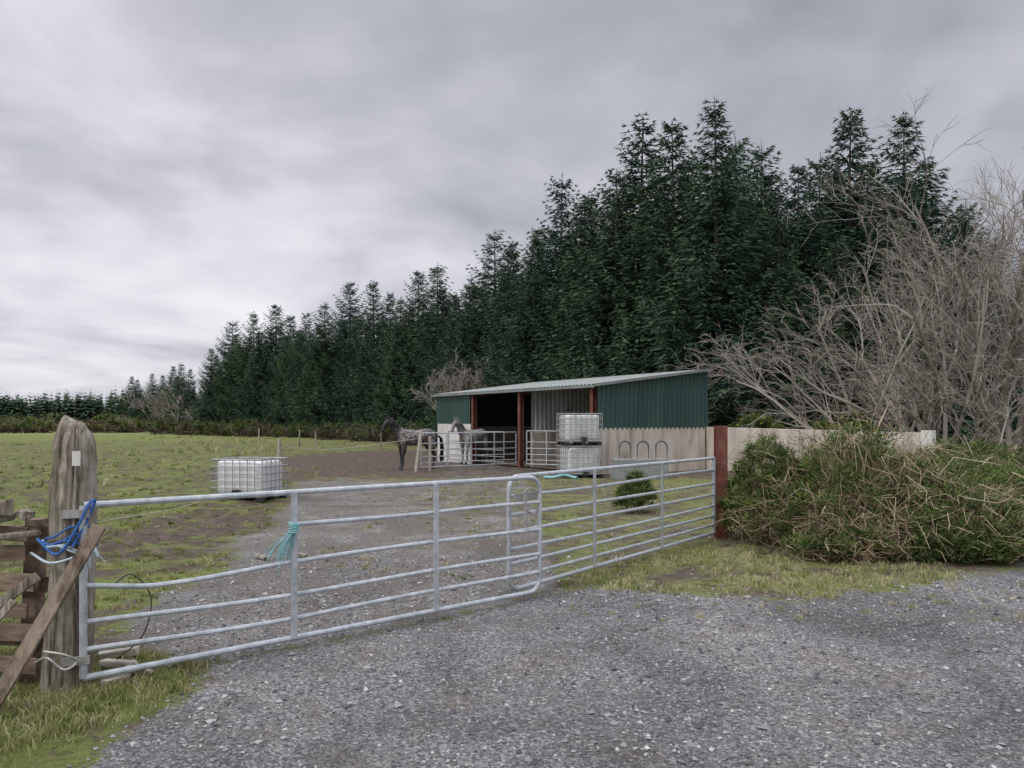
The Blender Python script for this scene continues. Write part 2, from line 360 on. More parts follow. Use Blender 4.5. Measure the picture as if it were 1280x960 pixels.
# red steel post (H section)
mb=MB();x,y=3.0,10.93
mb.add(*box((x,y-.07,.8),(.16,.014,1.62)));mb.add(*box((x,y+.07,.8),(.16,.014,1.62)));mb.add(*box((x,y,.8),(.012,.126,1.62)))
mb.add(*box((x-.1,y-.02,.3),(.06,.05,.05)));mb.add(*box((x-.1,y-.02,1.05),(.06,.05,.05)))
o=mb.obj('steel_gate_post',[M_rust],bevel=.003)

# weathered wooden post
n=96;rings=90;zz=np.linspace(-.1,1,rings)
Vv=[]
for k,t in enumerate(zz):
    z=t*1.66
    th=np.arange(n)*2*math.pi/n
    rad=.126*(1-.07*max(t,0))*(1+.05*np.sin(2*th+1)+.03*np.sin(5*th+.4*z*3)+.022*np.sin(13*th+z*2)+.018*np.sin(29*th+z*4)) 
    rad=rad-.026*np.exp(-((th-4.4-.1*math.sin(4*z))/.05)**2)-.018*np.exp(-((th-5.1+.1*math.sin(3*z))/.04)**2)-.016*np.exp(-((th-3.8+.06*math.sin(5*z))/.04)**2)
    if t>.90: rad=rad*math.sqrt(max(0,1-((t-.90)/.1005)**2)*.70+.30)
    rad=rad+.003*np.sin(z*31+th*5)+.006*math.sin(z*7)
    cx=-2.80+.085*t+.012*math.sin(3*z);cy=4.76
    zt=z-(.035*np.cos(th-.2)+.012*np.sin(3*th))*max(0,(t-.85)/.15)
    Vv.append(np.stack([cx+rad*np.cos(th),cy+rad*np.sin(th),zt],-1))
Vv=np.array(Vv).reshape(-1,3);i=np.arange(rings-1)[:,None]*n;j=np.arange(n)[None];k=(j+1)%n
F=np.stack([i+j,i+k,i+n+k,i+n+j],-1).reshape(-1,4)
E=empty('wooden_gate_post')
mb=MB();mb.add(Vv,F);tc=Vv[-n:].mean(0);mb.add(np.vstack([Vv[-n:],tc+[0,0,.012]]),[[a,(a+1)%n,n] for a in range(n)])
mb.obj('timber',[M_wood],E,smooth=True)
mb=MB();mb.add(*box((-2.66,4.64,1.44),(.05,.006,.09)));mb.obj('tag',[M_white],E)
mb=MB()
def ring(cz,r,tilt,ph,c=(-2.765,4.76)):
    th=np.linspace(0,2*math.pi,30);return np.stack([c[0]+r*np.cos(th),c[1]+r*np.sin(th),cz+tilt*np.cos(th+ph)+.012*np.sin(5*th+ph)],-1)
R=[(ring(.93,.142,.05,0),0),(ring(.90,.147,.03,1.4),0),(ring(.95,.140,.07,.5),0),(ring(.88,.148,.04,2.6),1),(ring(.86,.144,.05,1.9),1)]
for p,mi in R: mb.add(*tube(p,.007,6),mi)
mb.add(*tube(smoothpath([(-2.9,4.64,.95),(-2.76,4.61,.86),(-2.66,4.63,1.0),(-2.6,4.66,1.15),(-2.58,4.7,1.17),(-2.63,4.67,1.02),(-2.68,4.63,.9)],8),.009,6),0)
mb.add(*tube(smoothpath([(-2.95,4.66,.86),(-2.8,4.60,.81),(-2.66,4.60,.84),(-2.55,4.62,.9),(-2.52,4.62,.84)],8),.008,6),1)
for q in range(9):
    a=rng.normal(0,.03,3);mb.add(*tube([np.array([-2.54,4.6,.88])+a*.3,np.array([-2.53,4.58,.83])+a,np.array([-2.52,4.58,.78])+a*1.6],.0025,4),1)
mb.obj('rope',[M_blue,M_palerope],E)

# teal rope on gate
mb=MB();c=LP(.358,.9)+np.array([.02,-.04,0])
for q in range(6):
    th=np.linspace(0,6.28,14);mb.add(*tube(np.stack([c[0]+.034*np.cos(th),c[1]+.034*np.sin(th),c[2]-.03+q*.012+.006*np.sin(th+q)],-1),.006,5))
for q in range(26):
    a=rng.normal(0,.03,3);mb.add(*tube([c+a*.15,c+np.array([-.03,-.01,-.07])+a*.5,c+np.array([-.07,-.02,-.13])+a,c+np.array([-.11,-.02,-.20-.05*rng.random()])+a*1.4],.003,4))
mb.obj('frayed_rope',[M_teal])
mb=MB();mb.add(*tube(smoothpath([(-2.6,5.0,.1),(-2.45,5.05,.25),(-2.4,5.05,.5),(-2.5,5.0,.66),(-2.6,4.95,.6)],8),.004,5));mb.obj('wire_loop',[M_black])

# pallet fence + planks at left
E=empty('broken_pallet')
mb=MB()
for z,w,t in((.16,.10,.02),(.34,.11,-.01),(.50,.09,.015),(.66,.11,0),(.83,.10,-.02),(.98,.09,.02)):
    mb.add(*plank((-4.3,4.95,z+t),(-2.98+rng.uniform(-.06,.03),4.72+rng.uniform(-.02,.02),z-t),w,.022))
for x in(-4.1,-3.62,-3.08):
    mb.add(*plank((x,4.85+(-3-x)*.15,0),(x+.02,4.88+(-3-x)*.15,1.04),.09,.1,(1,0,0)))
for z in(.25,.6,.93): mb.add(*plank((-4.3,5.08,z),(-2.95,4.88,z+.02),.1,.02))
mb.obj('slats',[M_pallet],E,bevel=.004)
mb=MB()
mb.add(*plank((-2.91,4.2,.02),(-2.47,4.55,1.04),.08,.028,(1,0,-.4)))
mb.obj('diagonal_brace_plank',[woodmat('plank_wood',[(.05,.035,.025),(.20,.15,.11),(.36,.29,.22),(.13,.10,.07)],(.5,.5,.12))],bevel=.004)
mb=MB()
mb.add(*plank((-3.25,4.45,.42),(-2.84,4.55,.74),.055,.03,(-.4,0,1)));mb.add(*plank((-3.3,4.4,.16),(-2.9,4.42,.62),.04,.02,(-.5,0,1)))
mb.obj('leaning_timber_offcut',[M_wood],bevel=.003)
def chunk(mb,c,s,mat=0):
    v,f=box((0,0,0),s);v=v*rng.uniform(.6,1.15,v.shape);a=rng.uniform(0,3.1);R=np.array([[math.cos(a),-math.sin(a),0],[math.sin(a),math.cos(a),0],[0,0,1]])
    mb.add(v@R.T+np.array(c),f,mat)
mb=MB()
for c,s in(((-3.2,4.7,1.07),(.22,.12,.07)),((-3.02,4.72,1.09),(.2,.08,.06)),((-3.35,4.75,1.08),(.15,.1,.08)),((-3.12,4.68,1.13),(.1,.05,.12)),((-3.0,4.6,.98),(.3,.05,.04))): chunk(mb,c,s)
mb.obj('bark_offcuts',[M_wood],bevel=.012)
mb=MB()
for c,s in(((-2.42,4.95,.05),(.26,.09,.05)),((-2.62,5.05,.06),(.3,.07,.05)),((-2.3,5.15,.04),(.16,.06,.05)),((-2.5,4.8,.04),(.2,.05,.035)),((-2.75,5.3,.05),(.3,.1,.06))): chunk(mb,c,s)
mb.obj('bleached_driftwood',[M_pale],bevel=.01)
mb=MB()
for c in((-3.0,9.1,.05),(-2.6,9.3,.04)): chunk(mb,c,(.3,.06,.04))
mb.obj('timber_scrap',[M_wood],bevel=.005)

# ---------------------------------------------------------------- IBC tanks
def ibc(name,loc,rz,W=1.2,D=1.0,Hh=.92,mt=M_plastic):
    E=empty(name,loc,rz)
    mb=MB()
    rings=14;th=np.arange(40)*2*math.pi/40;V=[]
    for k in range(rings):
        t=k/(rings-1);z=.16+(Hh-.2)*t
        sh=1-.06*max(0,(abs(2*t-1)-.8)/.2)**2+.012*math.sin(t*3.14*5)**2
        cx=np.sign(np.cos(th))*abs(np.cos(th))**.28*(W/2-.05)*sh;cy=np.sign(np.sin(th))*abs(np.sin(th))**.28*(D/2-.05)*sh
        V.append(np.stack([cx,cy,np.full(40,z)],-1))
    V=np.array(V).reshape(-1,3);i=np.arange(rings-1)[:,None]*40;j=np.arange(40)[None];k=(j+1)%40
    mb.add(V,np.stack([i+j,i+k,i+40+k,i+40+j],-1).reshape(-1,4));mb.add(np.vstack([V[-40:],[[0,0,Hh-.035]]]),[[a,(a+1)%40,40] for a in range(40)])
    mb.obj('liner',[mt],E,smooth=True)
    mb=MB()
    v,f=tube([(0,0,Hh-.04),(0,0,Hh)],.11,16);mb.add(v,f);mb.add(np.vstack([v[-16:],[[0,0,Hh]]]),[[a,(a+1)%16,16] for a in range(16)])
    mb.add(*box((0,-D/2+.0,.2),(.16,.1,.12)))
    for x in(-W/2+.08,0,W/2-.08):
        for y in(-D/2+.08,0,D/2-.08): mb.add(*box((x,y,.05),(.15,.13,.1)))
    mb.obj('cap_valve_and_feet',[M_black],E,bevel=.01)
    mb=MB();w,d=W/2,D/2
    for z in list(np.linspace(.14,Hh,6)):
        p=[(-w,-d,z),(w,-d,z),(w,d,z),(-w,d,z)]
        for q in range(4): bar(mb,np.array(p[q]),np.array(p[(q+1)%4]),.012 if .15<z<Hh-.01 else .018,6)
    for x in np.linspace(-w,w,8):
        for y in(-d,d): bar(mb,np.array([x,y-.0,.12]),np.array([x,y,Hh]),.010,6)
    for y in np.linspace(-d,d,7)[1:-1]:
        for x in(-w,w): bar(mb,np.array([x,y,.12]),np.array([x,y,Hh]),.010,6)
    for x in(-.25,.25): bar(mb,np.array([x,-d,Hh+.0]),np.array([x,d,Hh+.0]),.014,6)
    mb.add(*box((0,0,.115),(W,D,.02)))
    mb.obj('cage',[M_galv2],E)
    return E
ibc('intermediate_bulk_container',(-5.62,16.3,0),math.radians(-14),1.22,1.0,.88,M_plasticw)
ibc('intermediate_bulk_container',(2.06,23.0,0),math.radians(14),1.15,1.0,.95)
ibc('intermediate_bulk_container',(2.03,23.0,.97),math.radians(11),1.15,1.0,.95)

# ---------------------------------------------------------------- shed
A=np.array([-3.16,33.]);B=np.array([2.67,24.2]);u=(B-A)/np.linalg.norm(B-A);w=np.array([-u[1],u[0]])
if w[1]<0:w=-w
L=np.linalg.norm(B-A);Dp=5.04;A2=A+w*Dp;C=B+w*Dp
HF,HB=2.86,3.50
SH=empty('livestock_shed')
def corr(name,p0,p1,z0,z1,zt0,zt1,mat,per=.2,amp=.032,parent=SH):
    p0=np.array(p0,float);p1=np.array(p1,float);Lh=np.linalg.norm(p1-p0);d=(p1-p0)/Lh;nn=np.array([-d[1],d[0]])
    n=int(Lh/per);V=[];prof=[(0,0),(.35,0),(.45,1),(.9,1)]
    S_=[(k+a)*per for k in range(n) for a,_ in prof];O=[b_*amp for k in range(n) for _,b_ in prof]
    S_.append(Lh);O.append(0);S_=np.minimum(S_,Lh)
    for s,o in zip(S_,O):
        q=p0+d*s+nn*o;t=s/Lh
        V.append([*q,z0+(z1-z0)*t]);V.append([*q,zt0+(zt1-zt0)*t])
    V=np.array(V);i=np.arange(len(S_)-1)[:,None]*2
    mb=MB();mb.add(V,i+np.array([[0,2,3,1]]));return mb.obj(name,[mat],parent)
def wall(name,p0,p1,z0,h0,h1,th,mat,parent=SH):
    p0=np.array(p0,float);p1=np.array(p1,float);d=(p1-p0)/np.linalg.norm(p1-p0);nn=np.array([-d[1],d[0]])*th/2
    V=[]
    for P,h in((p0,h0),(p1,h1)):
        for s in(-1,1):
            for z in(z0,h): V.append([*(P+nn*s),z])
    mb=MB();mb.add(V,BF);return mb.obj(name,[mat],parent,bevel=.012)
hr=lambda t:HF+(HB-HF)*t
wall('gable_wall',B+w*.12,C-w*.1,-.1,1.48,1.48,.18,M_concrete)
corr('gable_cladding',B+u*.1,C+u*.1,1.44,1.44,HF-.03,HB-.03,M_green)
wall('back_wall',A2+u*.1,C-u*.1,-.1,1.48,1.48,.18,M_concrete)
corr('back_cladding_inner',A2-w*.1,C-w*.1,1.3,1.3,HB-.04,HB-.04,M_zinc)
corr('back_cladding_outer',A2+w*.1,C+w*.1,1.4,1.4,HB-.03,HB-.03,M_green)
corr('end_cladding',A-u*.1,A2-u*.1,1.4,1.4,HF-.03,HB-.03,M_green)
wall('end_wall',A+w*.2,A2-w*.1,-.1,1.48,1.48,.18,M_concrete)
Pf=lambda s:A+(B-A)*s
wall('front_wall',Pf(0),Pf(.265),-.1,1.6,1.6,.16,M_white)
corr('front_cladding',Pf(-.005)-w*.09,Pf(.265)-w*.09,1.6,1.6,HF-.1,HF-.1,M_green)
wall('partition_wall',Pf(.62)+w*.3,Pf(.62)+w*(Dp-.15),-.1,1.3,1.3,.15,M_concrete)
corr('partition_cladding',Pf(.62)+w*.3,Pf(.62)+w*(Dp-.2),1.3,1.3,hr(.05)-.1,hr(.97)-.1,M_zinc)
mb=MB()
for s in(.277,.594,.985):
    q=Pf(s)+w*.02
    for o in(-.075,.075): mb.add(*plank([*(q+w*o),-.1],[*(q+w*o),HF-.12],.15,.014,[*u,0]))
    mb.add(*plank([*q,-.1],[*q,HF-.12],.136,.012,[*w,0]))
for s in(.277,.594,.985,.02):
    a=Pf(s);bq=a+w*Dp;mb.add(*plank([*a,HF-.14],[*(bq-w*.15),HB-.16],.14,.09))
mb.obj('steel_frame',[M_rust],SH)
mb=MB()
for t in(.12,.35,.6,.85):
    z=hr(t)-.055;mb.add(*plank([*(A+w*Dp*t),z],[*(B+w*Dp*t-u*.05),z],.07,.1))
mb.obj('purlins',[M_pallet],SH)
e=.22;p0=A-u*.25-w*e;Lr=L+.45;dz=(HB-HF)/Dp
V=[];n=int(Lr/.2);prof=[(0,0),(.35,0),(.45,1),(.9,1)]
sv=[(k+a)*.2 for k in range(n) for a,_ in prof]+[Lr];ov=[b_*.03 for k in range(n) for _,b_ in prof]+[0]
for s,o in zip(sv,ov):
    for t in(0,Dp+2*e*.8):
        q=p0+u*s+w*t;V.append([*q,HF-dz*e+dz*t+o+.02])
mb=MB();i=np.arange(len(sv)-1)[:,None]*2;mb.add(V,i+np.array([[0,2,3,1]]));ro=mb.obj('roof',[M_roof],SH)
mb=MB()
a=A-u*.27-w*(e+.015);b_=B+u*.2-w*(e+.015)
mb.add(*plank([*a,HF-.055],[*b_,HF-.055],.08,.02))
mb.add(*plank([*(B+u*.21-w*e),HF+.01-dz*e],[*(C+u*.21+w*.15),HB+.035],.09,.02))
mb.obj('fascia',[M_fascia],SH)
mb=MB();mb.add([[*(A+w*.1-u*0),.05],[*(B+w*.1),.05],[*(C),.05],[*(A2),.05]],[[0,1,2,3]]);mb.obj('floor_bedding',[pmat('bedding',[(.08,.06,.04),(.22,.17,.12)],4,bd=.02,world=True)],SH)

E=empty('concrete_yard_wall')
e0=C+u*.1;e1=e0+u*7.6
nseg=6
for k in range(nseg):
    a=e0+(e1-e0)*(k/nseg)+u*.006;b_=e0+(e1-e0)*((k+1)/nseg)-u*.006
    wall('panel_%d'%(k+1),a,b_,-.1,1.50-.02*k,1.50-.02*(k+1),.16,M_concrete,E)
wall('pier',e1,e1+u*.28,-.1,1.44,1.44,.24,M_white,E)

# ---------------------------------------------------------------- pens
gate('yard_gate',(-3.05,25.5),(.15,28.0),[.3,.5,.72,.95],[.25,.5,.75],False,False,r=.022,mat=M_galv,h=(.15,1.3))
q1=Pf(.62)+w*.1;q2=Pf(.62)+w*1.2+u*2.2
gate('yard_gate',tuple(q1),tuple(q2),[.3,.5,.72,.95],[.33,.66],True,False,r=.022,mat=M_galv,h=(.15,1.35))
gate('yard_gate',(-.3,28.8),(-2.6,31.2),[.35,.6,.9],[.5],False,False,r=.022,mat=M_galv2,h=(.15,1.3))
mb=MB();mb.add(*plank((-3.22,25.3,-.05),(-3.04,25.35,1.38),.09,.09,(1,0,0)));mb.obj('pen_post',[M_pale],bevel=.012)
mb=MB();mb.add(*plank((-2.75,25.4,-.05),(-2.74,25.4,1.2),.09,.09,(1,0,0)));mb.obj('pen_post',[M_wood],bevel=.012)
def stake(x,y,h,r=.05,lean=.03):
    mb=MB();v,f=tube([(x,y,-.1),(x+lean*.5,y,h*.5),(x+lean,y,h)],[r,r*.95,r*.85],8);mb.add(v,f);mb.add(np.vstack([v[-8:],[[x+lean,y,h+.01]]]),[[a,(a+1)%8,8] for a in range(8)])
    return mb.obj('fence_stake',[M_wood])
stake(-6.45,21.0,1.22,.06);stake(-11.,42.5,1.2);stake(-14,50,1.2);stake(-7.6,44,1.1);stake(-20,60,1.2)
mb=MB();mb.add(*tube(smoothpath([(-6.4,21,1.0),(-5.5,22.3,.86),(-4.4,23.9,.95),(-3.15,25.3,1.12)],6),.008,4))
mb.add(*tube(smoothpath([(-2.75,4.9,1.0),(-3.2,8,.86),(-4.6,14,.82),(-6.4,21,.95)],8),.003,4))
mb.obj('electric_fence_tape',[M_pale])

E=empty('feed_trough',(3.72,22.2,0),math.radians(10))
mb=MB()
mb.add(*box((0,-.25,.3),(1.6,.07,.6)));mb.add(*box((0,.25,.3),(1.6,.07,.6)));mb.add(*box((-.765,0,.3),(.07,.43,.6)));mb.add(*box((.765,0,.3),(.07,.43,.6)));mb.add(*box((0,0,.2),(1.46,.43,.05)))
mb.obj('basin',[pmat('trough_concrete',[(.18,.19,.19),(.32,.33,.33)],5,bd=.01,world=True)],E,bevel=.02)
mb=MB()
for x in(-.52,0.02,.58):
    P=[(x-.17,-.25,.45)]+[(x+.17*math.cos(t),-.25,.95+.17*math.sin(t)) for t in np.linspace(math.pi,0,10)]+[(x+.17,-.25,.45)]
    mb.add(*tube(P,.026,8))
mb.obj('hoops',[pmat('dark_steel_tube',[(.06,.06,.065),(.16,.16,.165)],8,bd=0)],E,smooth=True)
mb=MB();mb.add(*tube(smoothpath([(.95,22.4,.05),(1.2,22.1,.06),(1.5,22.2,.12),(1.75,22.25,.06),(1.9,22.1,.05)],6),.045,8));mb.obj('water_hose',[M_teal],smooth=True)

# ---------------------------------------------------------------- spruces
def spruce(seed,H=16.,dens=1.):
    r=np.random.default_rng(seed);mb=MB()
    mb.add(*tube([(0,0,-.3),(0,0,H*.5),(0,0,H*.8),(0,0,H)],[.24,.15,.06,.012],7),1)
    T=[];At=[]
    z=.4
    while z<H-.25:
        uu=z/H
        R=(4.15+.35*math.sin(seed*2.1))*(1-uu)**.77*(1-.15*math.exp(-(uu/.07)**2))+.10
        nb=int(r.integers(9,12)) if uu<.8 else int(r.integers(6,8))
        off=r.uniform(0,6.28)
        for k in range(nb):
            a=off+k*6.283/nb+r.normal(0,.25)
            Lb=R*r.uniform(.62,1.12)*(1+.13*math.sin(a*2+seed+z*.7)+.08*math.sin(3*a-z*1.3))
            if r.random()<.08: Lb*=1.22
            zb=z+r.uniform(-.17,.17)
            d=np.array([math.cos(a),math.sin(a),0]);sd=np.array([-d[1],d[0],0])
            up=(-.34+.9*uu) if uu<.7 else .29+1.3*(uu-.7)
            up+=r.normal(0,.07)
            dr=.30*(1-uu)
            nseg=max(4,int(Lb/.18*dens))
            t=np.linspace(.16,1,nseg)
            base=np.array([0,0,zb])+np.outer(Lb*t,d)+np.outer(Lb*(up*t-dr*np.sin(t*3.0)+.26*t**3),[0,0,1.])
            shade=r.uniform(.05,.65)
            for side in(-1,1):
                tl=np.clip(.22+.28*Lb*(1-t)**.8,.2,.95)*r.uniform(.7,1.2,nseg)
                for q in range(4):
                    ang=r.normal(0,.3,nseg)
                    dirv=(d[None]*(.75+ang[:,None])+sd[None]*side*(.8-ang[:,None]*.5)+np.array([0,0,1.])[None]*(r.normal(-.42 if q%2 else -.24,.22,nseg))[:,None])
                    dirv/=np.linalg.norm(dirv,axis=1)[:,None]
                    l=tl*r.uniform(.55,1.1,nseg)
                    st=base+dirv*(l*.22*q)[:,None]
                    wv=np.cross(dirv,r.normal(0,1.,(nseg,3))+np.array([0,0,.9]));wv/=np.linalg.norm(wv,axis=1)[:,None]
                    wd=r.uniform(.040,.072,nseg)*(.6+.4*(1-uu))
                    T.append(np.stack([st-wv*wd[:,None],st+wv*wd[:,None],st+dirv*l[:,None]],1))
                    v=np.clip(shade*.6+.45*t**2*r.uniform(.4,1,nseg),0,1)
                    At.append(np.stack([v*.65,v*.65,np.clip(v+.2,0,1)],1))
            dirv=np.array([d*.9+np.array([0,0,.25])]);st=base[-1:]
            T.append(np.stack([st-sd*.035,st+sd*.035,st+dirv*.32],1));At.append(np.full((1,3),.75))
        z+=(.40+.14*uu)*r.uniform(.8,1.2)
    for k in range(8):
        a=r.uniform(0,6.28);zt=H-.12*k-.05;dv=np.array([math.cos(a)*.16,math.sin(a)*.16,.2])*(1+k*.12);st=np.array([[0,0,zt]])
        T.append(np.stack([st-[[.02,0,0]],st+[[.02,0,0]],st+dv],1));At.append(np.full((1,3),.55))
    T.append(np.array([[[-.035,0,H-.9],[.035,0,H-.9],[0,0,H+.25]],[[0,-.035,H-.9],[0,.035,H-.9],[0,0,H+.25]]]));At.append(np.full((2,3),.5))
    T=np.concatenate(T).reshape(-1,3);At=np.concatenate(At).ravel()
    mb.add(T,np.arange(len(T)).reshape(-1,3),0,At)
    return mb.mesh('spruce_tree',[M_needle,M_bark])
SM=[spruce(s) for s in(1,2,3,4,5)]
trees=[(9.3,34,16.3),(8.0,37,16.4),(6.5,40,18),(5.1,38,14.4),(3.9,40.5,13.9),(2.8,44,16.2),(1.1,44,12.4),(.25,48,13.1),(-1.2,56,16),(-2.9,55,12),(-4.4,60,11.6),
(-6.7,68,16),(-8.9,72,16.1),(-10.3,70,13.3),(-14.1,78,16.5),(-17.7,84,17.2),(-20.6,85,15.2),(-24.3,90,14.9),(-31,100,17.2),(-35.2,104,17),(-40,108,16.4),(-43.4,110,12.4),
(-62.6,140,12.1),(-71,150,11.6),(-80,160,11.4),(13,40,16.5),(14.2,38.5,14.6),(16.8,42,16.6),(17.5,40,18),(20.8,44,16.8),(22.2,43,19),(26,47,18.4),(10.9,36.5,15.6),
(12.0,34.5,11),(15.5,36,10.5),(19,38,12),(23,39,12.5),(27,42,12),(31,45,13),(7.2,36,12),(-12.2,75,14.5),(-28,96,15.5),(-27,92,12.5),(-16,80,13),(-33,99,13.5),(-38,105,14),(-5.6,64,13),(0,53,14),(-22.5,88,13.5),
(-50,118,10),(-54,124,11.5),(-75,152,10.5),(-67,146,11),(11.8,41,16),(15.3,43,16.2),(19.3,45,16.5),(24,46,16.5),(4.6,45,15.5),(9.8,42,16.5),(1.6,50,14.5),(29,49,16)]
def puttree(x,y,h,k):
    o=bpy.data.objects.new('spruce_tree',SM[int(rng.integers(5))]);S.collection.objects.link(o)
    o.location=(x,y,-.1);o.scale=(k,k*rng.uniform(.92,1.08),h/16.);o.rotation_euler=(rng.normal(0,.015),rng.normal(0,.015),rng.uniform(0,6.28))
for x,y,h in trees:
    s=h/16.;puttree(x,y,h,s*rng.uniform(.98,1.12) if y<60 else s*rng.uniform(1.0,1.2))
for r_ in range(2):
    for x in np.concatenate([np.arange(-44,6,4.2),np.arange(6,36,4.)]):
        xx=x+rng.uniform(-1,1)+r_*1.5;yy=np.interp(xx,fe[0],fe[1])+12+r_*6+rng.uniform(-1.5,1.5)
        if xx>5: yy=max(yy,47+r_*5)
        h=rng.uniform(11.5,15)
        if xx>26: h*=.85
        puttree(xx,yy,h,h/16*rng.uniform(1.1,1.3))
# distant forest, one object
mb=MB();T=[];At=[]
for k in range(1300):
    x=rng.uniform(-430,-100);y=300+(x+250)*-.1+rng.uniform(0,45);h=rng.uniform(10.5,14.)*(1+.10*math.sin(x*.035))
    zt=np.linspace(.02,1,11)
    for q,u_ in enumerate(zt):
        Rr=(1-u_)**.7*3.9+.5;c=rng.uniform(0,6.28)
        for j in range(5):
            a=c+j*1.257+rng.normal(0,.2);d=np.array([math.cos(a),math.sin(a),-.3+rng.normal(0,.1)]);s_=np.array([-d[1],d[0],0])*.55*Rr
            st=np.array([x,y,h*u_+.6+rng.uniform(-.4,.4)])
            T.append([st-s_*.7,st+s_*.7,st+d*Rr*rng.uniform(.7,1.1)]);v=rng.uniform(.3,.8);At+= [v,v,v+.1]
mb.add(np.array(T).reshape(-1,3),np.arange(len(T)*3).reshape(-1,3),0,np.array(At));mb.obj('distant_conifer_forest',[M_needle])

# ---------------------------------------------------------------- bare trees
def bare(seed,H,stems,spread,droop,levels=(9,7,6),tw=.010,lean=(0,0),r0=.09):
    r=np.random.default_rng(seed);mb=MB()
    def grow(p,d,L,rad,lv):
        n=7 if lv<2 else 5
        P=[p];dd=d/np.linalg.norm(d)
        for k in range(n):
            dd=dd+r.normal(0,.10+.035*lv,3)+np.array([lean[0],lean[1],0])*.04+np.array([0,0,-droop*(.05+.09*lv)*k/n])
            dd/=np.linalg.norm(dd);P.append(P[-1]+dd*L/n)
        P=np.array(P);P[:,2]=np.maximum(P[:,2],.05) if lv else P[:,2]
        rr=np.linspace(rad,max(rad*.3,tw*.5),n+1)
        v=np.clip(r.uniform(.2,.85)+.15-.04*lv,0,1)
        mb.add(*tube(P,rr,[7,5,3,3,3][lv]),0,v)
        if lv<len(levels):
            for q in range(levels[lv]):
                t=r.uniform(.2,1.);i=min(int(t*n),n-1);pp=P[i]+(P[i+1]-P[i])*(t*n-i)
                ax=P[i+1]-P[i];ax=ax/(np.linalg.norm(ax)+1e-6)
                rv=r.normal(0,1,3);rv-=ax*rv.dot(ax);rv/=np.linalg.norm(rv)
                nd=ax*.9+rv*r.uniform(.35,.8)+np.array([0,0,.12])
                grow(pp,nd,L*r.uniform(.38,.62)*(1.1-.4*t),max(rr[i]*.55,tw),lv+1)
    for s in range(stems):
        a=s*6.283/stems+r.uniform(-.4,.4)
        grow(np.array([.2*math.cos(a),.2*math.sin(a),-.1]),np.array([math.cos(a)*spread+lean[0]*.3,math.sin(a)*spread+lean[1]*.3,1.]),H*r.uniform(.8,1.1),r0*r.uniform(.7,1.1),0)
    return mb
def putbare(x,y,*a,**k):
    o=bare(*a,**k).obj('bare_tree',[M_twig]);o.location=(x,y,0);return o
putbare(14.2,25.5,1,6.8,6,.55,.7,(8,6,5),lean=(-.7,-.1),r0=.11,tw=.010)
putbare(12.4,27.5,2,6.4,5,.5,.9,(8,6,5),lean=(-.8,0),r0=.09,tw=.010)
putbare(16.2,24.5,3,7.4,6,.42,.4,(8,6,5),r0=.11,tw=.010)
putbare(17.4,27,4,11.2,5,.24,.05,(9,7,4),r0=.12,tw=.009)
putbare(15.8,30,5,9.0,5,.4,.4,(8,6,4),r0=.10,tw=.010)
putbare(17.0,22.5,6,6.6,4,.35,.3,(8,6,4),r0=.09,tw=.009)
putbare(13.8,22.5,9,3.6,6,.6,.8,(7,5,4),lean=(-.3,-.2),r0=.04,tw=.008)
putbare(-2.6,50,6,5.0,5,.4,.4,(9,6,5),tw=.014,r0=.09)
putbare(-3.8,53,12,4.2,5,.4,.4,(9,6,5),tw=.014,r0=.09)
for k,(x,y,h) in enumerate([(-52,120,6),(-57,126,7),(-61,130,6.5),(-48,115,4)]): putbare(x,y,20+k,h,4,.3,.2,(8,6,4),tw=.03,r0=.12)

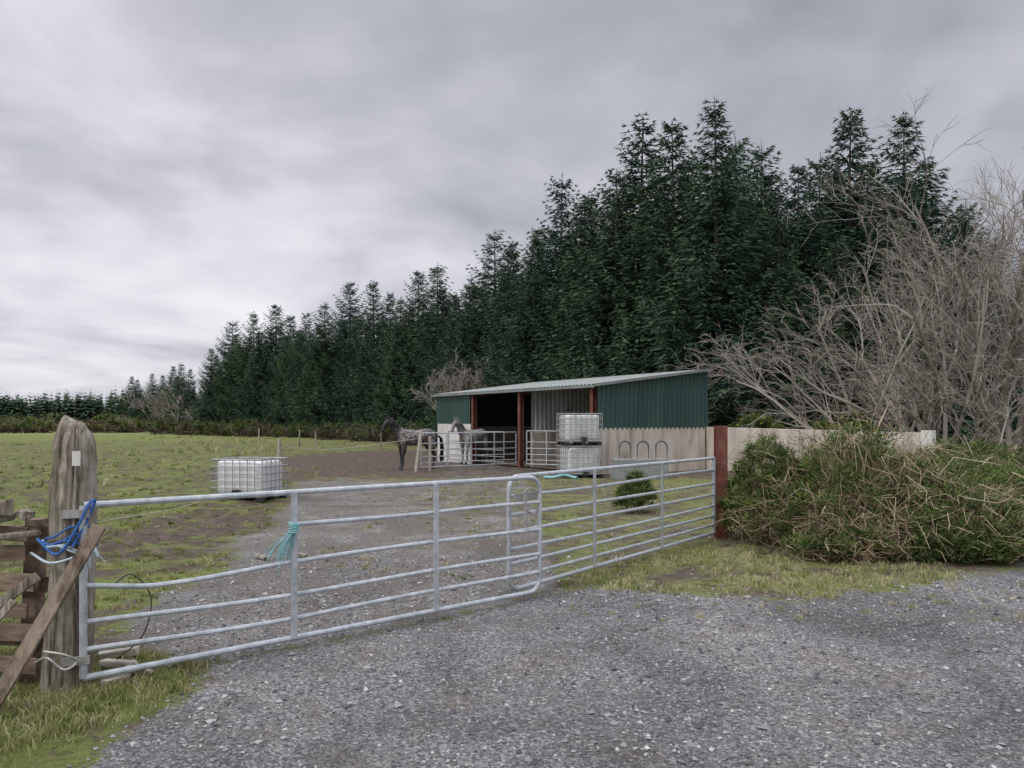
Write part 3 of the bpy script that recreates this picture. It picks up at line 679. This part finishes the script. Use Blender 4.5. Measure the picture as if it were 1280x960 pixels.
# ---------------------------------------------------------------- bushes
def bush(name,cx,cy,rx,ry,h,ntw,nlf,seed,vshift=0.,flowers=0,tr=.006,leaf=.07,wl=.008,greenbias=.5,twv=(0,1)):
    r=np.random.default_rng(seed);mb=MB()
    lump=lambda x,y:1+.28*vn(x,y,2.2/max(rx*.7,.6),seed+70)
    for k in range(ntw):
        a=r.uniform(0,6.28);q=math.sqrt(r.random());x=cx+rx*q*.85*math.cos(a);y=cy+ry*q*.85*math.sin(a)
        top=h*(1-.6*q*q)*r.uniform(.3,1.08)*float(lump(x,y));b_=r.uniform(0,6.28) if r.random()<.6 else a+r.normal(0,.6)
        if r.random()<.04: top*=1.18
        rch=r.uniform(.15,.85)*min(rx,ry);z0=float(hz(np.array(x),np.array(y)))
        s0=r.uniform(0,.6)*top;kk=r.uniform(.45,.85);j=.03+.03*rx
        P=[(x,y,z0+s0)]
        for t in(.3,.55,.8,1.):
            P.append((x+math.cos(b_)*rch*t+r.normal(0,j),y+math.sin(b_)*rch*t+r.normal(0,j),max(z0+.01,z0+s0+(top-s0)*math.sin(t*math.pi*kk)+r.normal(0,j))))
        v=np.clip(r.uniform(*twv)+.25*(top/h-.6),0,1)
        mb.add(*tube(P,np.linspace(tr*r.uniform(.6,1.9),tr*.35,5),3),0,v)
    nc=max(1,nlf//60);a=r.uniform(0,6.28,nc);q=np.sqrt(r.uniform(0,1,nc))
    px=cx+rx*q*np.cos(a);py=cy+ry*q*np.sin(a);pz=h*(1-.6*q*q)*r.uniform(.1,1.0,nc)**.6*lump(px,py)*.97
    keep=vn(px*1.0,py+pz,1.6,seed)>(.5-greenbias)*2-.3
    px,py,pz=px[keep],py[keep],pz[keep];nc=len(px)
    if nc:
        cr=r.uniform(.06,.2,nc)*min(1.4,max(rx,.5))
        c=np.repeat(np.stack([px,py,pz],-1),60,0);n=len(c)
        dv=r.normal(0,1,(n,3));dv[:,2]=abs(dv[:,2])*.8+.1;dv/=np.linalg.norm(dv,axis=1)[:,None]
        st=c+dv*(np.repeat(cr,60)*r.uniform(.1,1,n))[:,None]
        wv=np.cross(dv,r.normal(0,1,(n,3)));wv/=np.linalg.norm(wv,axis=1)[:,None]+1e-6
        ed=st+(dv+r.normal(0,.35,(n,3)))*(leaf*r.uniform(.5,1.3,n))[:,None]
        st[:,2]=np.maximum(st[:,2],.02)
        T=np.stack([st-wv*wl,st+wv*wl,ed],1).reshape(-1,3)
        cv=np.repeat(np.clip(r.beta(1.6,2.4,nc)+vshift,0,1),60)
        v=np.clip(cv+r.normal(0,.08,n),0,1);v=np.stack([v*.6,v*.6,v],1).ravel()
        mb.add(T,np.arange(3*n).reshape(-1,3),1,v)
        if flowers:
            ii=r.integers(0,n,flowers);p=ed[ii];s=.02+leaf*.12
            d1=r.normal(0,s,(flowers,3));d2=r.normal(0,s,(flowers,3))
            T=np.stack([p,p+d1,p+d2],1).reshape(-1,3);mb.add(T,np.arange(3*flowers).reshape(-1,3),2,.5)
    return mb.obj(name,[M_bramble,M_gorse,M_flower])
bush('gorse_bush',3.75,10.7,.75,.8,1.55,380,26000,1,.0,40,greenbias=.8)
bush('bramble_thicket',4.6,10.1,1.3,1.1,1.40,1600,38000,2,.06,20,greenbias=.6)
bush('bramble_thicket',5.4,9.7,1.2,1.0,.95,1000,32000,3,.03,0,greenbias=.65)
bush('gorse_bush',6.5,11.4,1.5,1.2,1.25,600,62000,4,.12,60,greenbias=.9,twv=(.2,1))
bush('gorse_bush',5.3,9.0,.85,.5,.6,300,30000,5,-.03,0,greenbias=.95)
bush('bramble_thicket',4.2,9.1,.9,.5,.55,700,12000,15,0,0,greenbias=.5)
bush('bramble_thicket',7.4,10.4,1.2,1.2,.85,700,32000,6,.10,30,greenbias=.7)
bush('gorse_bush',8.8,13.2,1.6,1.6,1.15,500,34000,7,.0,120,greenbias=.85)
bush('gorse_bush',9.6,17,2,1.6,1.3,400,24000,8,.05,100,leaf=.1,wl=.014,greenbias=.7)
bush('gorse_bush',2.28,14.1,.36,.34,.62,60,9000,9,.0,0,greenbias=1.,leaf=.09)
bush('gorse_bush',8.9,27.5,1.2,1,2.1,100,14000,10,.1,800,tr=.012,leaf=.14,wl=.02,greenbias=1.)
bush('gorse_bush',11.2,25.5,1.3,1,2.0,100,14000,11,.1,1000,tr=.012,leaf=.14,wl=.02,greenbias=1.)
M_bramble=amat('winter_scrub',[(.05,.038,.028),(.14,.11,.075),(.25,.21,.14)],obj=False)
for k in range(9):
    t=k/8.;x=-1+ -44*t+rng.uniform(-1,1);y=np.interp(x,fe[0],fe[1])-1+rng.uniform(-1,2)
    bush('bramble_thicket',x,y,2.2+2*t,1.6,1.0+.5*t*rng.uniform(.5,1.4)+.4,260,4000,30+k,.0,0,tr=.02+.025*t,leaf=.22+.2*t,wl=.02+.03*t,greenbias=.5,twv=(0,.8))
for k in range(16):
    x=-50-k*7+rng.uniform(-2,2);y=116+rng.uniform(0,30)
    bush('scrub_hedge',x,y,6,3,rng.uniform(1.8,3.8),420,5500,60+k,.05,260 if k%3==0 else 0,tr=.05,leaf=.5,wl=.07,greenbias=.55,twv=(0,1))

# ---------------------------------------------------------------- horses
def horse(loc,rz,sc,cols,dark,name='horse'):
    E=empty(name,loc,rz);E.scale=(sc,)*3
    m,nt,b=newmat('coat');tc=N(nt,'ShaderNodeTexCoord').outputs['Object'];sx=N(nt,'ShaderNodeSeparateXYZ');nt.links.new(tc,sx.inputs[0])
    dap=N(nt,'ShaderNodeTexVoronoi');dap.inputs['Scale'].default_value=11;nt.links.new(tc,dap.inputs['Vector'])
    df=mth(nt,'ADD',mth(nt,'MULTIPLY',dap.outputs['Distance'],-.7),mth(nt,'ADD',noise(nt,tc,7,6,.7),.25))
    body=ramp(nt,df,[(.30,cols[0]),(.62,cols[1])])
    leg=N(nt,'ShaderNodeMapRange');leg.inputs[1].default_value=.95;leg.inputs[2].default_value=.6;nt.links.new(sx.outputs[2],leg.inputs[0])
    hd=N(nt,'ShaderNodeMapRange');hd.inputs[1].default_value=.55;hd.inputs[2].default_value=.95;nt.links.new(sx.outputs[0],hd.inputs[0])
    f=mth(nt,'MAXIMUM',leg.outputs[0],hd.outputs[0])
    nt.links.new(mix(nt,f,body,dark),b.inputs['Base Color']);b.inputs['Roughness'].default_value=.6
    Vt=[((-.30,0,1.14),.26,.28),((-.62,0,1.17),.25,.27),((-.82,0,1.12),.17,.19),((.02,0,1.10),.28,.30),((.36,0,1.14),.25,.29),((.56,0,1.20),.20,.26),
        ((.70,0,1.36),.14,.21),((.83,0,1.52),.11,.165),((.96,0,1.67),.09,.13),((1.08,0,1.66),.092,.115),((1.17,0,1.52),.072,.09),((1.24,0,1.36),.055,.062),((1.27,0,1.28),.048,.052)]
    Ed=[(0,1),(1,2),(0,3),(3,4),(4,5),(5,6),(6,7),(7,8),(8,9),(9,10),(10,11),(11,12)]
    def chain(root,pts):
        prev=root
        for p in pts: Vt.append((p[0],p[1],p[1]));Ed.append((prev,len(Vt)-1));prev=len(Vt)-1
    for s,df_,dh in((1,.06,.10),(-1,-.05,-.06)):
        chain(4,[((.50,.15*s,.90),.14),((.48+df_*.4,.165*s,.70),.095),((.50+df_,.165*s,.46),.062),((.50+df_,.165*s,.40),.050),((.50+df_,.165*s,.20),.042),((.51+df_,.165*s,.13),.050),((.55+df_,.165*s,.07),.046),((.565+df_,.165*s,.02),.058)])
        chain(1,[((-.56,.15*s,.92),.17),((-.60,.165*s,.76),.13),((-.72+dh,.165*s,.60),.078),((-.80+dh,.165*s,.49),.062),((-.78+dh,.165*s,.38),.048),((-.76+dh,.165*s,.20),.043),((-.74+dh,.165*s,.13),.050),((-.70+dh,.165*s,.07),.046),((-.68+dh,.165*s,.02),.058)])
    me=bpy.data.meshes.new('body');me.from_pydata([v[0] for v in Vt],Ed,[]);me.materials.append(m)
    o=bpy.data.objects.new('body',me);S.collection.objects.link(o);o.parent=E
    sk=o.modifiers.new('skin','SKIN');sk.use_smooth_shade=True
    for i,v in enumerate(Vt):
        d=me.skin_vertices[0].data[i];d.radius=(v[1],v[2]);d.use_root=(i==0)
    sb=o.modifiers.new('sub','SUBSURF');sb.levels=2;sb.render_levels=2
    md,n2_,b2_=newmat('mane_hair');b2_.inputs['Roughness'].default_value=.7
    f2=noise(n2_,N(n2_,'ShaderNodeTexCoord').outputs['Object'],30,4);n2_.links.new(ramp(n2_,f2,[(.3,(dark[0]*.3,)*3),(.7,(dark[0]*.9,)*3)]),b2_.inputs['Base Color'])
    r=np.random.default_rng(3)
    mb=MB();npth=np.array([(.54,0,1.46),(.66,0,1.58),(.78,0,1.70),(.90,0,1.81),(1.02,0,1.79)])
    for k in range(260):
        t=r.uniform(0,3.99);i=int(t);p=npth[i]+(npth[i+1]-npth[i])*(t-i)+[0,r.normal(0,.015),-.03];s=1 if r.random()<.6 else -1
        mb.add(*tube([p,p+[-.01,.06*s,-.03],p+[.0+r.normal(0,.02),.12*s,-.14-.08*r.random()]],[.014,.014,.004],3))
    for k in range(160):
        p=np.array([-.93,r.normal(0,.02),1.16]);mb.add(*tube([p,p+[-.10,r.normal(0,.02),-.10],p+[-.14+r.normal(0,.02),r.normal(0,.04),-.45],p+[-.12+r.normal(0,.04),r.normal(0,.05),-.75-.2*r.random()]],[.02,.016,.014,.004],3))
    mb.obj('mane_and_tail',[md],E)
    mb=MB()
    for s in(-1,1):
        th=np.linspace(0,6.283,9)[:-1];V=[]
        for zz_,rr in((0,.032),(.05,.04),(.1,.028),(.16,.004)): V+= [[1.02+rr*.7*math.cos(t)+zz_*.15,.055*s+rr*math.sin(t)+s*zz_*.15,1.75+zz_] for t in th]
        i=np.arange(3)[:,None]*8;j=np.arange(8)[None];k=(j+1)%8;mb.add(V,np.stack([i+j,i+k,i+8+k,i+8+j],-1).reshape(-1,4))
    mb.obj('ears',[m],E,smooth=True)
    mb=MB()
    for s in(-1,1):
        bm=np.array([[math.cos(a)*math.cos(b_),math.sin(a)*math.cos(b_),math.sin(b_)] for b_ in np.linspace(-1.5,1.5,6) for a in np.linspace(0,6.283,9)[:-1]])*.02+np.array([1.14,.082*s,1.60])
        i=np.arange(5)[:,None]*8;j=np.arange(8)[None];k=(j+1)%8;mb.add(bm,np.stack([i+j,i+k,i+8+k,i+8+j],-1).reshape(-1,4))
        mb.add(*box((1.30,.03*s,1.29),(.02,.015,.02)))
    mb.obj('eyes_and_nostrils',[M_black],E,smooth=True)
    mb=MB()
    for s,df_,dh in((1,.06,.10),(-1,-.05,-.06)):
        for x in(.575+df_,-.67+dh): mb.add(*tube([(x,.165*s,0),(x-.02,.165*s,.08)],[.068,.05],10))
    mb.obj('hooves',[M_black],E)
    return E
horse((-3.42,26.85,.02),math.atan2(-.56,-.83),1.0,((.07,.06,.055),(.30,.27,.25)),(.022,.019,.019))
horse((-1.55,30.3,.02),math.atan2(-.78,-.62),.98,((.26,.25,.23),(.52,.5,.48)),(.20,.19,.18))

# ---------------------------------------------------------------- sky, light, camera
Wd=bpy.data.worlds.new('World');S.world=Wd;Wd.use_nodes=True;nt=Wd.node_tree
bg=nt.nodes['Background'];out=nt.nodes['World Output']
sky=N(nt,'ShaderNodeTexSky',sky_type='NISHITA');sky.sun_disc=False;sky.sun_elevation=math.radians(48);sky.sun_rotation=math.atan2(-.45,-.5)
nt.links.new(sky.outputs[0],bg.inputs[0]);bg.inputs[1].default_value=.1
tc=N(nt,'ShaderNodeTexCoord').outputs['Generated'];sx=N(nt,'ShaderNodeSeparateXYZ');nt.links.new(tc,sx.inputs[0])
zc=mth(nt,'MAXIMUM',sx.outputs[2],0.)
den=mth(nt,'ADD',zc,.16)
cb=N(nt,'ShaderNodeCombineXYZ');nt.links.new(mth(nt,'DIVIDE',sx.outputs[0],den),cb.inputs[0]);nt.links.new(mth(nt,'DIVIDE',sx.outputs[1],den),cb.inputs[1]);cb.inputs[2].default_value=3.3
mp=mapping(nt,cb.outputs[0],(1,.8,1))
n1=noise(nt,mp,.8,5,.5,.4);n2=noise(nt,mp,2.3,6,.5,.3)
f=mth(nt,'ADD',mth(nt,'MULTIPLY',n1,.72),mth(nt,'MULTIPLY',n2,.28))
glow=N(nt,'ShaderNodeVectorMath',operation='DOT_PRODUCT');nt.links.new(tc,glow.inputs[0]);gd=Vector((-.50,.85,.12)).normalized();glow.inputs[1].default_value=gd
gl=mth(nt,'POWER',mth(nt,'MAXIMUM',glow.outputs['Value'],0.),14)
f=mth(nt,'ADD',f,mth(nt,'MULTIPLY',gl,.07))
cl=ramp(nt,f,[(.36,(.33,.345,.39)),(.44,(.45,.46,.51)),(.51,(.57,.57,.63)),(.58,(.73,.725,.79)),(.70,(.93,.93,.97))])
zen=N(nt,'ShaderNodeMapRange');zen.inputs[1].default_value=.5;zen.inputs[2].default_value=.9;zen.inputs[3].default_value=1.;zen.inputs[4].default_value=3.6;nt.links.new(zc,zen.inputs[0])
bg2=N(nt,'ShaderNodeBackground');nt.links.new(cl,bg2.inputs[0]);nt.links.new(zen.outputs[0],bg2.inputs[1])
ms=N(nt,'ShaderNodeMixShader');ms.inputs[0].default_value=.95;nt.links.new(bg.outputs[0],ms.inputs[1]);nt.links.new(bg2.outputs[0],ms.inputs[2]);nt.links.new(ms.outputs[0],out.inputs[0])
ld=bpy.data.lights.new('sun','SUN');ld.energy=1.5;ld.angle=math.radians(20);ld.color=(1,.97,.92);lo=bpy.data.objects.new('sun',ld);S.collection.objects.link(lo)
lo.rotation_euler=Vector((.45,.5,-.75)).to_track_quat('-Z','Y').to_euler()
cd=bpy.data.cameras.new('camera');cd.sensor_width=36;cd.lens=26.72;cd.shift_y=.0375;cd.clip_end=5000;cd.clip_start=.05
co=bpy.data.objects.new('camera',cd);S.collection.objects.link(co);co.location=(0,0,1.66);co.rotation_euler=(math.radians(90),0,0);S.camera=co
